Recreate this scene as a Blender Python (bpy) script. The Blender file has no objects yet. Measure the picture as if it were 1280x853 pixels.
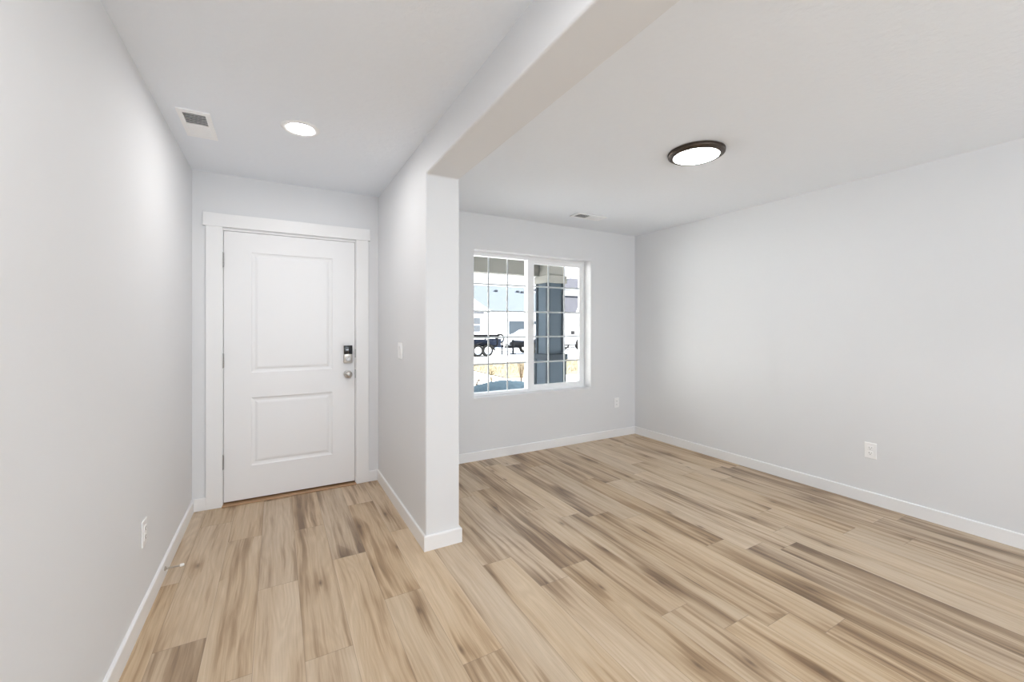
import bpy, bmesh, math, random
from mathutils import Vector, Matrix
C = bpy.context.scene
COL = C.collection
random.seed(7)

# ------------------------------------------------------------------ camera
cam_data = bpy.data.cameras.new('camera')
cam_data.sensor_width = 36.0
cam_data.sensor_fit = 'HORIZONTAL'
cam_data.lens = 36.0 * 522.19 / 1280.0
cam_data.shift_y = -(426.5 - 408.45) / 1280.0
cam_data.clip_start = 0.02
cam_data.clip_end = 400
cam = bpy.data.objects.new('camera', cam_data)
COL.objects.link(cam)
cam.location = (0, 0, 1.332)
cam.rotation_euler = (math.pi / 2, 0, -0.5129)
C.camera = cam

# ------------------------------------------------------------------ world, sun, exposure
SKY_STRENGTH = 2.9
SUN_STRENGTH = 34.0
LAMP = 0.70
w = bpy.data.worlds.new('sky')
C.world = w
w.use_nodes = True
nt = w.node_tree
nt.nodes.clear()
o_ = nt.nodes.new('ShaderNodeOutputWorld')
b_ = nt.nodes.new('ShaderNodeBackground')
tc = nt.nodes.new('ShaderNodeTexCoord')
sx = nt.nodes.new('ShaderNodeSeparateXYZ')
rp = nt.nodes.new('ShaderNodeValToRGB')
rp.color_ramp.elements[0].position = 0.0
rp.color_ramp.elements[0].color = (0.97, 0.98, 1.0, 1)
rp.color_ramp.elements[1].position = 0.9
rp.color_ramp.elements[1].color = (0.55, 0.72, 1.0, 1)
nt.links.new(tc.outputs['Generated'], sx.inputs[0])
nt.links.new(sx.outputs['Z'], rp.inputs[0])
nt.links.new(rp.outputs[0], b_.inputs[0])
b_.inputs[1].default_value = SKY_STRENGTH
nt.links.new(b_.outputs[0], o_.inputs[0])

sun_d = bpy.data.lights.new('sun', 'SUN')
sun_d.energy = SUN_STRENGTH
sun_d.angle = 0.01
sun_d.color = (1.0, 0.985, 0.965)
sun = bpy.data.objects.new('sun', sun_d)
COL.objects.link(sun)
sun.rotation_euler = Vector((-0.80, 0.015, -0.60)).to_track_quat('-Z', 'Y').to_euler()

# unseen fill lamp added behind the camera, tilted up to bounce off the ceiling
fill_lamp_d = bpy.data.lights.new('rear_fill_lamp', 'AREA')
fill_lamp_d.shape = 'RECTANGLE'
fill_lamp_d.size = 2.5
fill_lamp_d.size_y = 1.2
fill_lamp_d.energy = 125.0
fill_lamp_d.color = (0.76, 0.89, 1.0)
fill_lamp = bpy.data.objects.new('rear_fill_lamp', fill_lamp_d)
COL.objects.link(fill_lamp)
fill_lamp.location = (1.1, -3.9, 0.75)
fill_lamp.rotation_euler = (math.radians(90 + 80), 0, 0)

C.view_settings.view_transform = 'Standard'
C.view_settings.look = 'None'
C.view_settings.exposure = 0.32
C.view_settings.gamma = 1.0
C.view_settings.use_curve_mapping = False
C.cycles.use_denoising = True
C.cycles.max_bounces = 14
C.cycles.diffuse_bounces = 10
C.cycles.transparent_max_bounces = 12
C.cycles.sample_clamp_indirect = 8.0
C.cycles.caustics_reflective = False
C.cycles.caustics_refractive = False

# ------------------------------------------------------------------ helpers
class MB:
    """collects shapes in world coordinates, links them as one mesh object"""
    def __init__(self):
        self.bm = bmesh.new()

    def box(self, x0, x1, y0, y1, z0, z1, bev=0.0, seg=2):
        vs = [self.bm.verts.new((x, y, z)) for x in (x0, x1) for y in (y0, y1) for z in (z0, z1)]
        q = [(0, 1, 3, 2), (4, 6, 7, 5), (0, 4, 5, 1), (2, 3, 7, 6), (0, 2, 6, 4), (1, 5, 7, 3)]
        fs = [self.bm.faces.new([vs[i] for i in f]) for f in q]
        if bev > 0:
            es = list({e for f in fs for e in f.edges})
            bmesh.ops.bevel(self.bm, geom=es, offset=bev, segments=seg, profile=0.5, affect='EDGES')
        return self

    def poly(self, pts):
        self.bm.faces.new([self.bm.verts.new(p) for p in pts])
        return self

    def prism(self, pts, d):
        """closed polygon of 3D points pushed along the vector d"""
        d = Vector(d)
        a = [self.bm.verts.new(p) for p in pts]
        b = [self.bm.verts.new(Vector(p) + d) for p in pts]
        n = len(pts)
        self.bm.faces.new(a[::-1])
        self.bm.faces.new(b)
        for i in range(n):
            self.bm.faces.new((a[i], a[(i + 1) % n], b[(i + 1) % n], b[i]))
        return self

    def tube(self, pts, r, seg=10, taper=None):
        pts = [Vector(p) for p in pts]
        rings = []
        n = len(pts)
        for i, p in enumerate(pts):
            t = (pts[min(i + 1, n - 1)] - pts[max(i - 1, 0)]).normalized()
            u = t.orthogonal().normalized() if i == 0 else (u - t * u.dot(t)).normalized()
            v = t.cross(u)
            rr = r if taper is None else r + (taper - r) * i / (n - 1)
            rings.append([self.bm.verts.new(p + (u * math.cos(a) + v * math.sin(a)) * rr)
                          for a in [2 * math.pi * k / seg for k in range(seg)]])
        for a, b in zip(rings, rings[1:]):
            for k in range(seg):
                self.bm.faces.new((a[k], a[(k + 1) % seg], b[(k + 1) % seg], b[k]))
        self.bm.faces.new(rings[0][::-1])
        self.bm.faces.new(rings[-1])
        return self

    def lathe(self, c, axis, prof, seg=32):
        """prof: list of (radius, distance along axis) from c"""
        c = Vector(c)
        ax = Vector(axis).normalized()
        u = ax.orthogonal().normalized()
        v = ax.cross(u)
        rings = []
        for r, h in prof:
            if r < 1e-6:
                rings.append([self.bm.verts.new(c + ax * h)])
            else:
                rings.append([self.bm.verts.new(c + ax * h + (u * math.cos(a) + v * math.sin(a)) * r)
                              for a in [2 * math.pi * k / seg for k in range(seg)]])
        for a, b in zip(rings, rings[1:]):
            for k in range(seg):
                k2 = (k + 1) % seg
                if len(a) == 1 and len(b) == 1:
                    continue
                if len(a) == 1:
                    self.bm.faces.new((a[0], b[k2], b[k]))
                elif len(b) == 1:
                    self.bm.faces.new((a[k], a[k2], b[0]))
                else:
                    self.bm.faces.new((a[k], a[k2], b[k2], b[k]))
        return self

    def build(self, name, m, parent=None, origin=None, smooth=None):
        bmesh.ops.recalc_face_normals(self.bm, faces=self.bm.faces)
        if parent is not None and origin is None:
            origin = parent.get('_w')
            origin = Vector(origin) if origin is not None else Vector((0, 0, 0))
        elif origin is None:
            origin = Vector((0, 0, 0))
        origin = Vector(origin)
        bmesh.ops.translate(self.bm, vec=-origin, verts=self.bm.verts)
        me = bpy.data.meshes.new(name)
        self.bm.to_mesh(me)
        self.bm.free()
        me.materials.append(m)
        o = bpy.data.objects.new(name, me)
        COL.objects.link(o)
        W[o.name] = origin.copy()
        if parent is not None:
            o.parent = parent
            o.location = origin - W[parent.name]
        else:
            o.location = origin
        if smooth is not None:
            for p in me.polygons:
                p.use_smooth = True
            me.set_sharp_from_angle(angle=math.radians(smooth))
        return o


W = {}   # world origin of every object


def tag(o, label, cat=None, group=None, kind=None):
    o['label'] = label
    if cat:
        o['category'] = cat
    if group:
        o['group'] = group
    if kind:
        o['kind'] = kind
    return o


def thing(name, loc, label, cat, group=None, kind=None):
    o = bpy.data.objects.new(name, None)
    COL.objects.link(o)
    o.location = loc
    o.empty_display_size = 0.1
    W[o.name] = Vector(loc)
    return tag(o, label, cat, group, kind)


def part(mb, name, m, parent, smooth=None):
    return mb.build(name, m, parent, origin=W[parent.name], smooth=smooth)


def bevel(o, width, seg=3, ang=40):
    md = o.modifiers.new('bevel', 'BEVEL')
    md.width = width
    md.segments = seg
    md.limit_method = 'ANGLE'
    md.angle_limit = math.radians(ang)
    return o


def dup(root, delta, label=None, parent=None):
    c = root.copy()
    COL.objects.link(c)
    W[c.name] = W[root.name] + Vector(delta)
    if parent is None:
        c.location = W[c.name]
        if label:
            c['label'] = label
    else:
        c.parent = parent
    for ch in list(root.children):
        dup(ch, delta, None, c)
    return c


# ------------------------------------------------------------------ materials
class NG:
    def __init__(self, nt):
        self.nt = nt

    def n(self, t, **k):
        nd = self.nt.nodes.new(t)
        for a, b in k.items():
            setattr(nd, a, b)
        return nd

    def link(self, a, b):
        self.nt.links.new(a, b)

    def m(self, op, a, b=None, c=None, clamp=False):
        nd = self.n('ShaderNodeMath', operation=op)
        nd.use_clamp = clamp
        for i, x in enumerate((a, b, c)):
            if x is None:
                continue
            if isinstance(x, (int, float)):
                nd.inputs[i].default_value = x
            else:
                self.link(x, nd.inputs[i])
        return nd.outputs[0]

    def xyz(self, x, y, z):
        nd = self.n('ShaderNodeCombineXYZ')
        for i, v in enumerate((x, y, z)):
            if isinstance(v, (int, float)):
                nd.inputs[i].default_value = v
            else:
                self.link(v, nd.inputs[i])
        return nd.outputs[0]

    def noise(self, vec, scale=1.0, detail=4.0, rough=0.55, dist=0.0):
        nd = self.n('ShaderNodeTexNoise')
        self.link(vec, nd.inputs['Vector'])
        nd.inputs['Scale'].default_value = scale
        nd.inputs['Detail'].default_value = detail
        nd.inputs['Roughness'].default_value = rough
        nd.inputs['Distortion'].default_value = dist
        return nd.outputs[0]

    def ramp(self, v, stops):
        nd = self.n('ShaderNodeValToRGB')
        el = nd.color_ramp.elements
        while len(el) < len(stops):
            el.new(0.5)
        for e, (p, c) in zip(el, stops):
            e.position = p
            e.color = (*c, 1) if len(c) == 3 else c
        self.link(v, nd.inputs[0])
        return nd.outputs[0]

    def mix(self, f, a, b, mode='MIX'):
        nd = self.n('ShaderNodeMix', data_type='RGBA', blend_type=mode)
        for s, v in ((0, f), (6, a), (7, b)):
            if isinstance(v, (int, float)):
                nd.inputs[s].default_value = v
            elif isinstance(v, tuple):
                nd.inputs[s].default_value = (*v, 1)
            else:
                self.link(v, nd.inputs[s])
        return nd.outputs[2]


def mat(name, col, rough=0.5, metal=0.0, spec=0.5, bump=0.0, bdist=0.002, bscale=60.0, vary=0.0, vscale=4.0, bdetail=3.0,
        stretch=None, coat=0.0):
    m = bpy.data.materials.new(name)
    m.use_nodes = True
    g = NG(m.node_tree)
    p = m.node_tree.nodes['Principled BSDF']
    p.inputs['Base Color'].default_value = (*col, 1)
    p.inputs['Roughness'].default_value = rough
    p.inputs['Metallic'].default_value = metal
    p.inputs['Specular IOR Level'].default_value = spec
    p.inputs['Coat Weight'].default_value = coat
    co = g.n('ShaderNodeTexCoord').outputs['Object']
    if stretch:
        mp = g.n('ShaderNodeMapping')
        mp.inputs['Scale'].default_value = stretch
        g.link(co, mp.inputs[0])
        co = mp.outputs[0]
    if vary:
        v = g.noise(co, vscale, 5, 0.6)
        a = tuple(max(0, c * (1 - vary)) for c in col)
        b = tuple(min(1, c * (1 + vary)) for c in col)
        g.link(g.ramp(v, [(0.3, a), (0.7, b)]), p.inputs['Base Color'])
    if bump:
        v = g.noise(co, bscale, bdetail, 0.5)
        bn = g.n('ShaderNodeBump')
        bn.inputs['Strength'].default_value = bump
        bn.inputs['Distance'].default_value = bdist
        g.link(v, bn.inputs['Height'])
        g.link(bn.outputs[0], p.inputs['Normal'])
    return m


def emit(name, col, strength):
    m = bpy.data.materials.new(name)
    m.use_nodes = True
    m.node_tree.nodes.clear()
    g = NG(m.node_tree)
    e = g.n('ShaderNodeEmission')
    e.inputs[0].default_value = (*col, 1)
    e.inputs[1].default_value = strength
    o = g.n('ShaderNodeOutputMaterial')
    g.link(e.outputs[0], o.inputs[0])
    return m


def glass_mat(name):
    m = bpy.data.materials.new(name)
    m.use_nodes = True
    m.node_tree.nodes.clear()
    g = NG(m.node_tree)
    t = g.n('ShaderNodeBsdfTransparent')
    t.inputs[0].default_value = (0.95, 0.97, 0.97, 1)
    gl = g.n('ShaderNodeBsdfGlossy')
    gl.inputs['Roughness'].default_value = 0.02
    lw = g.n('ShaderNodeFresnel')
    lw.inputs[0].default_value = 1.35
    mx = g.n('ShaderNodeMixShader')
    g.link(lw.outputs[0], mx.inputs[0])
    g.link(t.outputs[0], mx.inputs[1])
    g.link(gl.outputs[0], mx.inputs[2])
    o = g.n('ShaderNodeOutputMaterial')
    g.link(mx.outputs[0], o.inputs[0])
    return m


def floor_mat():
    m = bpy.data.materials.new('oak_plank_floor')
    m.use_nodes = True
    g = NG(m.node_tree)
    p = m.node_tree.nodes['Principled BSDF']
    co = g.n('ShaderNodeTexCoord').outputs['Object']
    s = g.n('ShaderNodeSeparateXYZ')
    g.link(co, s.inputs[0])
    x, y = s.outputs[0], s.outputs[1]
    PW, PL = 0.18, 1.22
    u = g.m('DIVIDE', g.m('SUBTRACT', x, 0.098), PW)
    row = g.m('FLOOR', u)
    fx = g.m('FRACT', u)
    wn = g.n('ShaderNodeTexWhiteNoise', noise_dimensions='1D')
    g.link(row, wn.inputs['W'])
    v = g.m('DIVIDE', g.m('ADD', y, g.m('MULTIPLY', wn.outputs[0], 7.3)), PL)
    colr = g.m('FLOOR', v)
    fy = g.m('FRACT', v)
    wid = g.n('ShaderNodeTexWhiteNoise', noise_dimensions='2D')
    g.link(g.xyz(row, colr, 0), wid.inputs['Vector'])
    rid = wid.outputs[0]
    sc = g.n('ShaderNodeSeparateColor')
    g.link(wid.outputs[1], sc.inputs[0])
    r1, r2, r3 = sc.outputs[0], sc.outputs[1], sc.outputs[2]
    # every board has its own piece of wood
    ox = g.m('ADD', x, g.m('MULTIPLY', r1, 37.0))
    oy = g.m('ADD', y, g.m('MULTIPLY', r2, 53.0))
    oz = g.m('MULTIPLY', r3, 19.0)
    # slow wander of the grain
    wob = g.noise(g.xyz(g.m('MULTIPLY', ox, 3.0), g.m('MULTIPLY', oy, 1.6), oz), 1.0, 3, 0.5)
    gx = g.m('ADD', ox, g.m('MULTIPLY', g.m('SUBTRACT', wob, 0.5), 0.045))
    streak = g.noise(g.xyz(g.m('MULTIPLY', gx, 34.0), g.m('MULTIPLY', oy, 1.2), oz), 1.0, 6, 0.55, 0.35)
    rings = g.noise(g.xyz(g.m('MULTIPLY', gx, 6.0), g.m('MULTIPLY', oy, 0.65), oz), 1.0, 2, 0.45, 0.4)
    cath = g.m('ADD', g.m('MULTIPLY', g.m('SINE', g.m('MULTIPLY', rings, 95.0)), 0.5), 0.5)
    fine = g.noise(g.xyz(g.m('MULTIPLY', gx, 190.0), g.m('MULTIPLY', oy, 5.0), oz), 1.0, 4, 0.65)
    # knots
    vo = g.n('ShaderNodeTexVoronoi', feature='F1', voronoi_dimensions='2D')
    g.link(g.xyz(g.m('MULTIPLY', gx, 6.0), g.m('MULTIPLY', oy, 2.1), oz), vo.inputs['Vector'])
    vo.inputs['Scale'].default_value = 1.0
    vc = g.n('ShaderNodeSeparateColor')
    g.link(vo.outputs['Color'], vc.inputs[0])
    has = g.m('GREATER_THAN', vc.outputs[0], 0.66)
    kn = g.m('MULTIPLY', has, g.m('SUBTRACT', 1.0, g.m('DIVIDE', vo.outputs['Distance'], 0.085), clamp=True))
    kn = g.m('MULTIPLY', kn, g.m('ADD', 0.4, fine))
    halo = g.m('MULTIPLY', has, g.m('SUBTRACT', 1.0, g.m('DIVIDE', vo.outputs['Distance'], 0.42), clamp=True))
    # dark streak amount, differs per board
    broad = g.noise(g.xyz(g.m('MULTIPLY', gx, 8.0), g.m('MULTIPLY', oy, 0.9), g.m('ADD', oz, 4.0)), 1.0, 3, 0.5, 0.3)
    t = g.m('ADD', g.m('ADD', g.m('MULTIPLY', streak, 0.5), g.m('MULTIPLY', broad, 0.5)), g.m('MULTIPLY', g.m('SUBTRACT', rid, 0.5), 0.10))
    t = g.m('SUBTRACT', t, g.m('MULTIPLY', halo, 0.11))
    base = g.ramp(t, [(0.34, FLOOR_DARK), (0.43, FLOOR_MID), (0.50, FLOOR_BASE), (0.61, FLOOR_LIGHT)])
    base = g.mix(g.m('MULTIPLY', cath, 0.20), base, FLOOR_MID)
    base = g.mix(g.m('MULTIPLY', g.m('SUBTRACT', fine, 0.35, clamp=True), 0.55), base, FLOOR_DARK)
    base = g.mix(g.m('MULTIPLY', kn, 0.9, clamp=True), base, (0.13, 0.085, 0.055))
    hs = g.n('ShaderNodeHueSaturation')
    g.link(base, hs.inputs['Color'])
    g.link(g.m('ADD', 0.94, g.m('MULTIPLY', r2, 0.12)), hs.inputs['Value'])
    g.link(g.m('ADD', 0.97, g.m('MULTIPLY', r3, 0.16)), hs.inputs['Saturation'])
    base = hs.outputs[0]
    ex = g.m('MINIMUM', fx, g.m('SUBTRACT', 1.0, fx))
    ey = g.m('MINIMUM', fy, g.m('SUBTRACT', 1.0, fy))
    seam = g.m('MAXIMUM', g.m('LESS_THAN', ex, 0.006), g.m('LESS_THAN', ey, 0.0012))
    base = g.mix(g.m('MULTIPLY', seam, 0.45), base, (0.16, 0.11, 0.075))
    g.link(base, p.inputs['Base Color'])
    g.link(g.m('ADD', 0.32, g.m('MULTIPLY', fine, 0.14)), p.inputs['Roughness'])
    p.inputs['Specular IOR Level'].default_value = 0.5
    bn = g.n('ShaderNodeBump')
    bn.inputs['Strength'].default_value = 0.25
    bn.inputs['Distance'].default_value = 0.0012
    g.link(g.m('SUBTRACT', g.m('MULTIPLY', fine, 0.4), seam), bn.inputs['Height'])
    g.link(bn.outputs[0], p.inputs['Normal'])
    return m


def siding_mat(name, col, pitch=0.15):
    """lap siding: a saw-tooth profile as bump along z"""
    m = mat(name, col, 0.7, vary=0.05, vscale=1.0)
    g = NG(m.node_tree)
    p = m.node_tree.nodes['Principled BSDF']
    s = g.n('ShaderNodeSeparateXYZ')
    g.link(g.n('ShaderNodeTexCoord').outputs['Object'], s.inputs[0])
    f = g.m('FRACT', g.m('DIVIDE', s.outputs[2], pitch))
    bn = g.n('ShaderNodeBump')
    bn.inputs['Strength'].default_value = 0.6
    bn.inputs['Distance'].default_value = 0.012
    g.link(g.m('SUBTRACT', 1.0, f), bn.inputs['Height'])
    g.link(bn.outputs[0], p.inputs['Normal'])
    return m


FLOOR_LIGHT = (0.64, 0.515, 0.375)
FLOOR_BASE = (0.56, 0.430, 0.295)
FLOOR_MID = (0.38, 0.268, 0.170)
FLOOR_DARK = (0.18, 0.115, 0.068)

M_FLOOR = floor_mat()
M_WALL = mat('wall_paint', (0.74, 0.746, 0.756), 0.75, spec=0.25, bump=0.10, bscale=140)
M_CEIL = mat('ceiling_paint', (0.815, 0.845, 0.885), 0.85, spec=0.2, bump=0.7, bdist=0.004, bscale=32, bdetail=4)
M_TRIM = mat('trim_enamel', (0.84, 0.84, 0.84), 0.35, spec=0.45, bump=0.02, bscale=30)
M_DOOR = mat('door_enamel', (0.83, 0.83, 0.835), 0.38, spec=0.45, bump=0.02, bscale=40)
M_VINYL = mat('white_vinyl', (0.88, 0.885, 0.89), 0.35, spec=0.45, bump=0.01)
M_PLASTIC = mat('white_plastic', (0.88, 0.88, 0.88), 0.3, bump=0.01)
M_SLOT = mat('slot_dark', (0.06, 0.06, 0.06), 0.6, bump=0.01)
M_NICKEL = mat('satin_nickel', (0.50, 0.47, 0.43), 0.32, metal=1.0, bump=0.03, bscale=200)
M_STEEL = mat('hinge_steel', (0.40, 0.39, 0.38), 0.4, metal=1.0, bump=0.03, bscale=200)
M_KEYPAD = mat('black_gloss', (0.008, 0.009, 0.012), 0.08, bump=0.004, coat=0.5)
M_BRONZE = mat('dark_bronze', (0.085, 0.064, 0.050), 0.38, metal=0.6, vary=0.15, vscale=20)
M_THRESH = mat('threshold_oak', (0.44, 0.27, 0.15), 0.45, vary=0.25, vscale=8, stretch=(1.5, 30, 30))
M_DARK = mat('duct_shade', (0.28, 0.28, 0.29), 0.8, bump=0.02)
M_RUBBER = mat('white_rubber', (0.82, 0.82, 0.80), 0.6, bump=0.02)
M_GLASS = glass_mat('window_glass')
M_GAP = mat('gap_shade', (0.03, 0.028, 0.026), 0.7, bump=0.02)

M_LED = emit('led_diffuser', (1.0, 0.985, 0.98), 300.0 * LAMP)
M_LED_DOOR = emit('led_diffuser_soft', (1.0, 0.98, 0.97), 200.0 * LAMP)
M_DISC = emit('disc_diffuser', (0.88, 0.95, 1.0), 50.0 * LAMP)

H = 2.459
XL, XR = -0.53, 3.8935
YD, YW = 3.7415, 3.7896
XP, XQ, YP = 0.7714, 0.9855, 2.4142
HS = 2.242
YB = -4.6
BT, BH = 0.013, 0.0894


def struct(mb, name, m, label, cat, smooth=None):
    o = mb.build(name, m, smooth=smooth)
    return tag(o, label, cat, kind='structure')


# ------------------------------------------------------------------ room shell
struct(MB().box(XL - 0.2, XR + 0.2, YB - 0.2, 4.05, -0.12, 0.0), 'floor', M_FLOOR,
       'light oak plank floor running through the entry and the front room', 'floor')
struct(MB().box(XL - 0.2, XR + 0.2, YB - 0.2, 4.05, H, H + 0.15), 'ceiling', M_CEIL,
       'white textured ceiling over the entry and the front room', 'ceiling')
struct(MB().box(XL - 0.15, XL, YB - 0.1, 4.05, 0, H), 'wall_left', M_WALL,
       'plain light grey wall on the left of the entry', 'wall')
mb = MB().box(XR, XR + 0.15, YB - 0.1, 4.05, 0, H)
struct(mb, 'wall_right', M_WALL,
       'plain light grey wall on the right of the front room', 'wall')
# wall round the front door (opening for the door)
DX0, DX1, DZ1 = -0.352, 0.588, 2.058
mb = MB()
mb.box(XL, DX0, YD, 4.05, 0, H).box(DX1, XQ - 0.05, YD, 4.05, 0, H).box(DX0, DX1, YD, 4.05, DZ1, H)
struct(mb, 'wall_entry', M_WALL, 'light grey wall around the white front door', 'wall')
# wall round the window
WX0, WX1, WZ0, WZ1 = 1.702, 3.188, 0.620, 2.100
mb = MB()
mb.box(XQ - 0.05, WX0, YW, 3.985, 0, H).box(WX1, XR, YW, 3.985, 0, H)
mb.box(WX0, WX1, YW, 3.985, 0, WZ0).box(WX0, WX1, YW, 3.985, WZ1, H)
struct(mb, 'wall_window', M_WALL, 'light grey wall around the white sliding window', 'wall')
# partition stub with the dropped beam that runs on over the opening
pts = [(XP, 3.9, 0), (XP, YP, 0), (XP, YP, HS), (XP, YB, HS), (XP, YB, H + 0.02), (XP, 3.9, H + 0.02)]
o = struct(MB().prism(pts, (XQ - XP, 0, 0)), 'wall_partition', M_WALL,
           'short partition wall with a dropped beam between entry and front room', 'wall')
bevel(o, 0.010, 3)
# rear of the house, behind the camera: wall with an opening added to let light in
mb = MB()
mb.box(XL, -0.2, YB - 0.15, YB, 0, H).box(2.4, XR, YB - 0.15, YB, 0, H).box(-0.2, 2.4, YB - 0.15, YB, 2.1, H)
struct(mb, 'wall_back', M_WALL, 'light grey rear wall with an opening added for light', 'wall')

# ------------------------------------------------------------------ baseboards
def board(name, label, path, closed_ends=True):
    """moulding swept along the foot of a wall; path = list of (x, y) on the wall, room on the left hand side"""
    prof = [(0.0, 0.0), (BT, 0.0), (BT, BH - 0.006), (BT - 0.002, BH - 0.002), (BT - 0.006, BH), (0.0, BH)]
    mb = MB()
    n = len(path)
    P = [Vector((a, b, 0)) for a, b in path]
    rings = []
    for i in range(n):
        d0 = (P[i] - P[i - 1]).normalized() if i else None
        d1 = (P[i + 1] - P[i]).normalized() if i < n - 1 else None
        d0 = d0 or d1
        d1 = d1 or d0
        n0 = Vector((-d0.y, d0.x, 0))
        n1 = Vector((-d1.y, d1.x, 0))
        nn = (n0 + n1).normalized()
        nn = nn / max(0.3, nn.dot(n0))
        rings.append([mb.bm.verts.new(P[i] + nn * a + Vector((0, 0, z))) for a, z in prof])
    k = len(prof)
    for a, b in zip(rings, rings[1:]):
        for j in range(k):
            mb.bm.faces.new((a[j], a[(j + 1) % k], b[(j + 1) % k], b[j]))
    mb.bm.faces.new(rings[0])
    mb.bm.faces.new(rings[-1][::-1])
    return struct(mb, name, M_TRIM, label, 'baseboard')


board('baseboard_left', 'white baseboard along the left entry wall', [(XL, YD), (XL, YB)])
board('baseboard_door_left', 'short white baseboard left of the door casing', [(-0.449, YD), (XL + BT, YD)])
board('baseboard_door_right', 'short white baseboard right of the door casing', [(XP - BT, YD), (0.687, YD)])
board('baseboard_partition', 'white baseboard wrapping the foot of the partition wall',
      [(XQ, YW), (XQ, YP), (XP, YP), (XP, YD)])
board('baseboard_window', 'white baseboard below the sliding window', [(XR - BT, YW), (XQ + BT, YW)])
board('baseboard_right', 'white baseboard along the right wall', [(XR, YB), (XR, YW)])

# ------------------------------------------------------------------ front door
door = thing('door_1', (0.1175, YD + 0.02, 0.0), 'white two-panel front door with keypad lock and round knob', 'door',
             kind='structure')


def panel_grid(mb, x0, x1, z0, z1, y, rects):
    """flat face in the xz plane with raised-and-fielded panels; rects sorted bottom to top"""
    bm = mb.bm

    def q(a, b, c, d):
        bm.faces.new([bm.verts.new(p) for p in (a, b, c, d)])
    rx0, rx1 = rects[0][0], rects[0][1]
    q((x0, y, z0), (rx0, y, z0), (rx0, y, z1), (x0, y, z1))
    q((rx1, y, z0), (x1, y, z0), (x1, y, z1), (rx1, y, z1))
    zz = [z0] + [z for r in rects for z in r[2:4]] + [z1]
    for i in range(0, len(zz), 2):
        q((rx0, y, zz[i]), (rx1, y, zz[i]), (rx1, y, zz[i + 1]), (rx0, y, zz[i + 1]))
    for a, b, c, d in rects:
        prev = None
        for ins, dep in ((0, 0), (0.004, 0.004), (0.012, 0.0075), (0.020, 0.0085), (0.026, 0.0085), (0.036, 0.0045), (0.046, 0.0025)):
            cur = [(a + ins, y + dep, c + ins), (b - ins, y + dep, c + ins), (b - ins, y + dep, d - ins), (a + ins, y + dep, d - ins)]
            if prev:
                for k in range(4):
                    q(prev[k], prev[(k + 1) % 4], cur[(k + 1) % 4], cur[k])
            prev = cur
        q(*prev)


SX0, SX1, SZ0, SZ1, SY = -0.343, 0.578, 0.024, 2.044, YD + 0.008
mb = MB()
panel_grid(mb, SX0, SX1, SZ0, SZ1, SY, [(-0.170, 0.403, 0.272, 0.790), (-0.170, 0.403, 0.980, 1.896)])
mb.poly([(SX0, SY, SZ0), (SX0, SY, SZ1), (SX0, SY + 0.044, SZ1), (SX0, SY + 0.044, SZ0)])
mb.poly([(SX1, SY, SZ0), (SX1, SY, SZ1), (SX1, SY + 0.044, SZ1), (SX1, SY + 0.044, SZ0)])
mb.poly([(SX0, SY, SZ1), (SX1, SY, SZ1), (SX1, SY + 0.044, SZ1), (SX0, SY + 0.044, SZ1)])
mb.poly([(SX0, SY, SZ0), (SX1, SY, SZ0), (SX1, SY + 0.044, SZ0), (SX0, SY + 0.044, SZ0)])
mb.poly([(SX0, SY + 0.044, SZ0), (SX1, SY + 0.044, SZ0), (SX1, SY + 0.044, SZ1), (SX0, SY + 0.044, SZ1)])
bmesh.ops.remove_doubles(mb.bm, verts=mb.bm.verts, dist=1e-5)
part(mb, 'door_slab', M_DOOR, door)
mb = MB()
mb.box(DX0, SX0 - 0.003, YD + 0.002, 4.05, 0, DZ1).box(SX1 + 0.003, DX1, YD + 0.002, 4.05, 0, DZ1)
mb.box(SX0 - 0.003, SX1 + 0.003, YD + 0.002, 4.05, SZ1 + 0.003, DZ1)
part(mb, 'jamb', M_TRIM, door)
mb = MB()
mb.box(SX0 - 0.003, SX1 + 0.003, SY + 0.046, SY + 0.08, 0, SZ1 + 0.003)
part(mb, 'gap_sheet', M_GAP, door)  # dark sheet behind the slab, putting shade into the gaps by colour
for z0, z1 in ((1.773, 1.879), (1.027, 1.130), (0.275, 0.378)):
    mb = MB()
    xc, yc = SX0 - 0.004, YD - 0.004
    n = 5
    for k in range(n):
        a = z0 + (z1 - z0) * k / n + 0.0008
        b = z0 + (z1 - z0) * (k + 1) / n - 0.0008
        mb.tube([(xc, yc, a), (xc, yc, b)], 0.0075, 12)
    mb.tube([(xc, yc, z0 - 0.004), (xc, yc, z1 + 0.004)], 0.004, 10)
    mb.box(xc - 0.002, xc + 0.002, yc, yc + 0.03, z0, z1)
    part(mb, 'hinge', M_STEEL, door, 40)
# round knob
kc = Vector((0.523, SY, 0.932))
kn = part(MB().lathe(kc, (0, -1, 0), [(0, 0), (0.033, 0), (0.033, 0.004), (0.030, 0.009), (0.014, 0.011), (0.012, 0.030), (0.017, 0.036),
          (0.026, 0.042), (0.029, 0.050), (0.029, 0.058), (0.025, 0.066), (0.015, 0.071), (0.0, 0.072)], 36), 'door_knob', M_NICKEL, door, 35)
mb = MB().lathe(kc + Vector((0, -0.0715, 0)), (0, -1, 0), [(0.0, 0.0), (0.007, 0.0), (0.006, 0.003), (0, 0.003)], 16)
mb.box(kc.x - 0.0015, kc.x + 0.0015, SY - 0.078, SY - 0.074, kc.z - 0.005, kc.z + 0.005)
mb.build('knob_button', M_STEEL, kn, origin=W[kn.name])
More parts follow.
